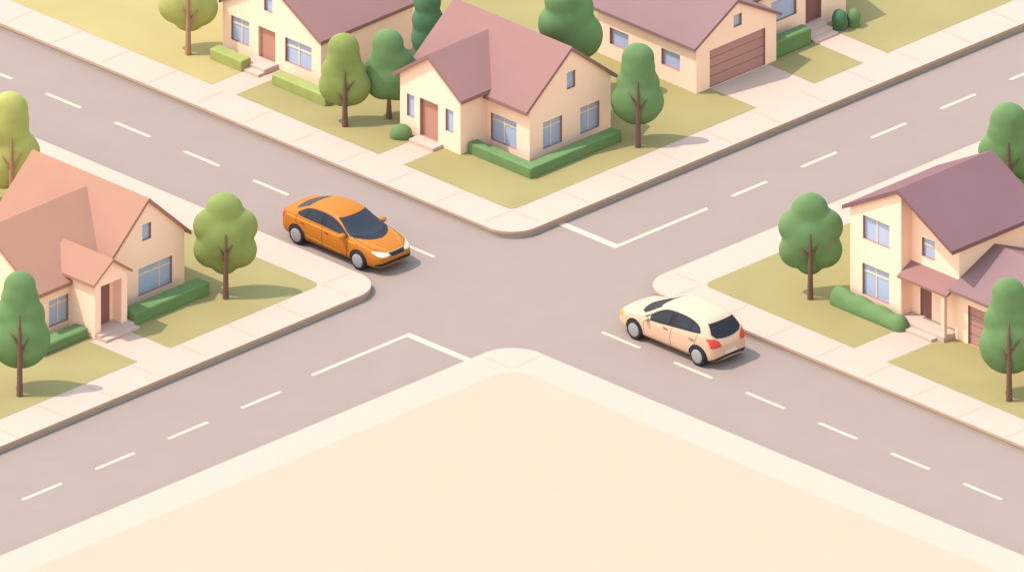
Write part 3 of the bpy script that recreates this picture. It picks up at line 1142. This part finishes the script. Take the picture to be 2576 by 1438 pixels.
# front
sed.patch('grille', [(-.47, .95), (.47, .95), (.36, .76), (-.36, .76)], 'x+', 'lamp', off=.008, step=.05)
sed.patch('grille', [(-.45, .938), (.45, .938), (.35, .772), (-.35, .772)], 'x+', 'cardark', off=.016, step=.05)
sed.patch('bumper_intake', [(-.98, .42), (-.92, .54), (-.45, .60), (0, .61), (.45, .60), (.92, .54), (.98, .42), (.5, .46), (0, .47), (-.5, .46)], 'x+', 'cardark', off=.012, step=.05, smooth=2)
for sd in (-1, 1):
    sed.patch('headlight', [(sd * a, b) for a, b in [(.98, 1.0), (.80, 1.0), (.55, .95), (.42, .86), (.62, .80), (.85, .82), (.94, .88)]], 'x+', 'lamp', off=.014, step=.04, smooth=3)
    sed.patch('tail_light', [(sd * a, b) for a, b in [(1.0, 1.22), (.70, 1.20), (.70, 1.02), (1.02, .96)]], 'x-', 'red', off=.014, step=.05)
    sed.ribbon('bonnet_highlight', [(q + sx, sd * y) for q, y in [(-.30, .86), (.25, .78), (.72, .60), (1.02, .40)]], 'z', 'orangelight', .03, off=.006, smooth=3)  # painted highlight line on the bonnet
    sed.ribbon('bonnet_seam', [(q + sx, sd * y) for q, y in [(-.42, .98), (.1, .97), (.55, .90), (.85, .78)]], 'z', 'seam', .02, off=.006, smooth=3)

# --- hatchback, driving towards -X; local x = 0 at the middle of the wheelbase, tail at +x
rw = at(1753.7, 920, 0)
sx = 1.875
loc = (rw.x - sx, rw.y + HW, 0)
st = [(-4.98, .66, .44, .76, .46, .86), (-4.84, .94, .32, .92, .68, 1.02), (-4.45, 1.08, .27, 1.08, .84, 1.18), (-3.95, 1.13, .26, 1.16, .88, 1.27), (-3.45, 1.14, .26, 1.21, .90, 1.33),
      (-2.55, 1.14, .26, 1.27, .82, 1.86), (-2.05, 1.14, .26, 1.32, .82, 2.02), (-1.3, 1.14, .26, 1.38, .82, 2.09), (-.5, 1.14, .26, 1.43, .80, 2.05), (.05, 1.13, .26, 1.45, .76, 1.98), (.30, 1.11, .27, 1.42, .74, 1.90),
      (.58, 1.06, .28, 1.32, .84, 1.46), (.78, .98, .30, 1.05, .80, 1.20), (.90, .74, .40, .82, .56, .95)]
st = [(a + sx, *b) for a, *b in st]
hat = Car('hatchback_car', loc, 'beige five-door hatchback seen from behind in the right street', st, 'beige')
for sd, ax in ((-1, 'y-'), (1, 'y+')):
    for x in (-3.75 + sx, 0 + sx):
        hat.arch(x, .448, .52, ax)
        hat.wheel(x, .448, .305, sd, HW + .03)
    fr_ = hat.patch('window_frame', [(q + sx, z) for q, z in [(-3.22, 1.19), (-2.85, 1.42), (-2.4, 1.70), (-1.9, 1.88), (-1.2, 1.93), (-.55, 1.88), (-.12, 1.74), (.06, 1.55), (-.02, 1.46), (-1.2, 1.34), (-2.6, 1.19)]], ax, 'cardark', off=.008, smooth=3, step=.06)
    for poly in ([(-2.80, 1.25), (-2.80, 1.36), (-2.36, 1.66), (-1.88, 1.835), (-1.62, 1.865), (-1.72, 1.355)],
                 [(-1.42, 1.38), (-1.30, 1.88), (-.85, 1.865), (-.50, 1.815), (-.52, 1.455)],
                 [(-.44, 1.465), (-.42, 1.79), (-.17, 1.68), (0, 1.53), (-.06, 1.50)]):
        hat.patch('side_window', [(q + sx, z) for q, z in poly], ax, 'carglass', off=.018, step=.05, parent=fr_)
    hat.ribbon('door_seam', [(q + sx, z) for q, z in [(-3.16, 1.17), (-3.18, .75), (-3.08, .44), (-2.9, .40), (-1.5, .40), (-.62, .42), (-.50, .62), (-.2, .95), (-.04, 1.42)]], ax, 'seambeige', .02, smooth=4)
    hat.ribbon('door_seam', [(q + sx, z) for q, z in [(-1.5, 1.34), (-1.62, .85), (-1.58, .40)]], ax, 'seambeige', .02, smooth=4)
    for hx in (-2.08, -.52):
        hat.patch('door_handle', [(q + hx + sx, z) for q, z in [(0, 1.12), (.1, 1.15), (.32, 1.13), (.3, 1.08), (.1, 1.075)]], ax, 'seambeige', off=.02, step=.04)
    hat.ribbon('side_highlight', [(q + sx, z) for q, z in [(-4.4, .98), (-3.4, 1.02), (-1.6, 1.16), (-.2, 1.26)]], ax, 'beigelight', .06, off=.005, smooth=3)  # lighter strip painted as the highlight of the flank crease
    hat.patch('quarter_trim', [(q + sx, z) for q, z in [(-3.1, 1.20), (-2.84, 1.37), (-2.83, 1.20), (-2.95, 1.19)]], ax, 'beigelight', off=.02, step=.05)
    hat.blob('wing_mirror', (-2.98 + sx, sd * 1.19, 1.22), (.11, .13, .10), 'beigelight')
    # amber lamp at the front corner
    hat.patch('headlight', [(q + sx, z) for q, z in [(-4.80, 1.0), (-4.55, 1.03), (-4.50, .92), (-4.62, .80), (-4.8, .82)]], ax, 'amber', off=.012, step=.04, smooth=3)
hat.patch('windscreen', [(-.95, 1.36), (-.78, 1.83), (.78, 1.83), (.95, 1.36), (.5, 1.32), (0, 1.31), (-.5, 1.32)], 'x-', 'cardark', off=.01, step=.06)
hat.patch('rear_window', [(-.83, 1.48), (-.70, 1.86), (.70, 1.86), (.83, 1.48), (.68, 1.33), (.35, 1.27), (0, 1.25), (-.35, 1.27), (-.68, 1.33)], 'x+', 'cardark', off=.012, step=.06)
hat.patch('bumper_strip', [(-.98, .38), (-.86, .50), (-.45, .55), (0, .56), (.45, .55), (.86, .50), (.98, .38), (.45, .44), (0, .45), (-.45, .44)], 'x+', 'cardark', off=.016, step=.05, smooth=2)
hat.patch('number_plate', [(-.36, .58), (-.26, .76), (.26, .76), (.36, .58)], 'x+', 'plate', off=.014, step=.05)
for sd in (-1, 1):
    hat.patch('tail_light', [(sd * a, b) for a, b in [(1.03, 1.34), (.80, 1.33), (.60, 1.20), (.54, .98), (1.0, .95)]], 'x+', 'red', off=.014, step=.05)
hat.ribbon('tailgate_highlight', [(-.80, .94), (-.5, .88), (0, .86), (.5, .88), (.80, .94)], 'x+', 'beigelight', .07, off=.006, smooth=4)  # painted highlight across the tailgate

# ------------------------------------------------------------------ light, sky, camera
SUN_EL = math.radians(60)
w = bpy.data.worlds.new('World')
scene.world = w
w.use_nodes = True
nt = w.node_tree
bg = nt.nodes['Background']
sky = nt.nodes.new('ShaderNodeTexSky')
sky.sky_type = 'NISHITA'
sky.sun_disc = False
sky.sun_elevation = SUN_EL
sky.sun_rotation = math.radians(225)
sky.air_density = 3.0
sky.dust_density = 1.0
sky.ozone_density = 0.0
nt.links.new(sky.outputs['Color'], bg.inputs['Color'])
bg.inputs['Strength'].default_value = 0.15

sd = bpy.data.lights.new('sun', 'SUN')
sd.energy = 2.0
sd.angle = math.radians(0.5)
sd.color = (1.0, 0.90, 0.77)
so = bpy.data.objects.new('sun', sd)
COL.objects.link(so)
so.location = (-20, -20, 40)
tr = Vector((math.cos(SUN_EL) * .7071, math.cos(SUN_EL) * .7071, -math.sin(SUN_EL)))
so.rotation_euler = tr.to_track_quat('-Z', 'Y').to_euler()

cd = bpy.data.cameras.new('camera')
cd.type = 'ORTHO'
cd.ortho_scale = 2576 / PPU
cd.clip_end = 400
co = bpy.data.objects.new('camera', cd)
COL.objects.link(co)
vd = Vector((CE * .70710678, -CE * .70710678, SE))
co.location = vd * 90
co.rotation_euler = vd.to_track_quat('Z', 'Y').to_euler()
scene.camera = co

scene.view_settings.view_transform = 'Standard'
scene.view_settings.look = 'None'
scene.view_settings.exposure = 1.1
scene.view_settings.gamma = 1.0
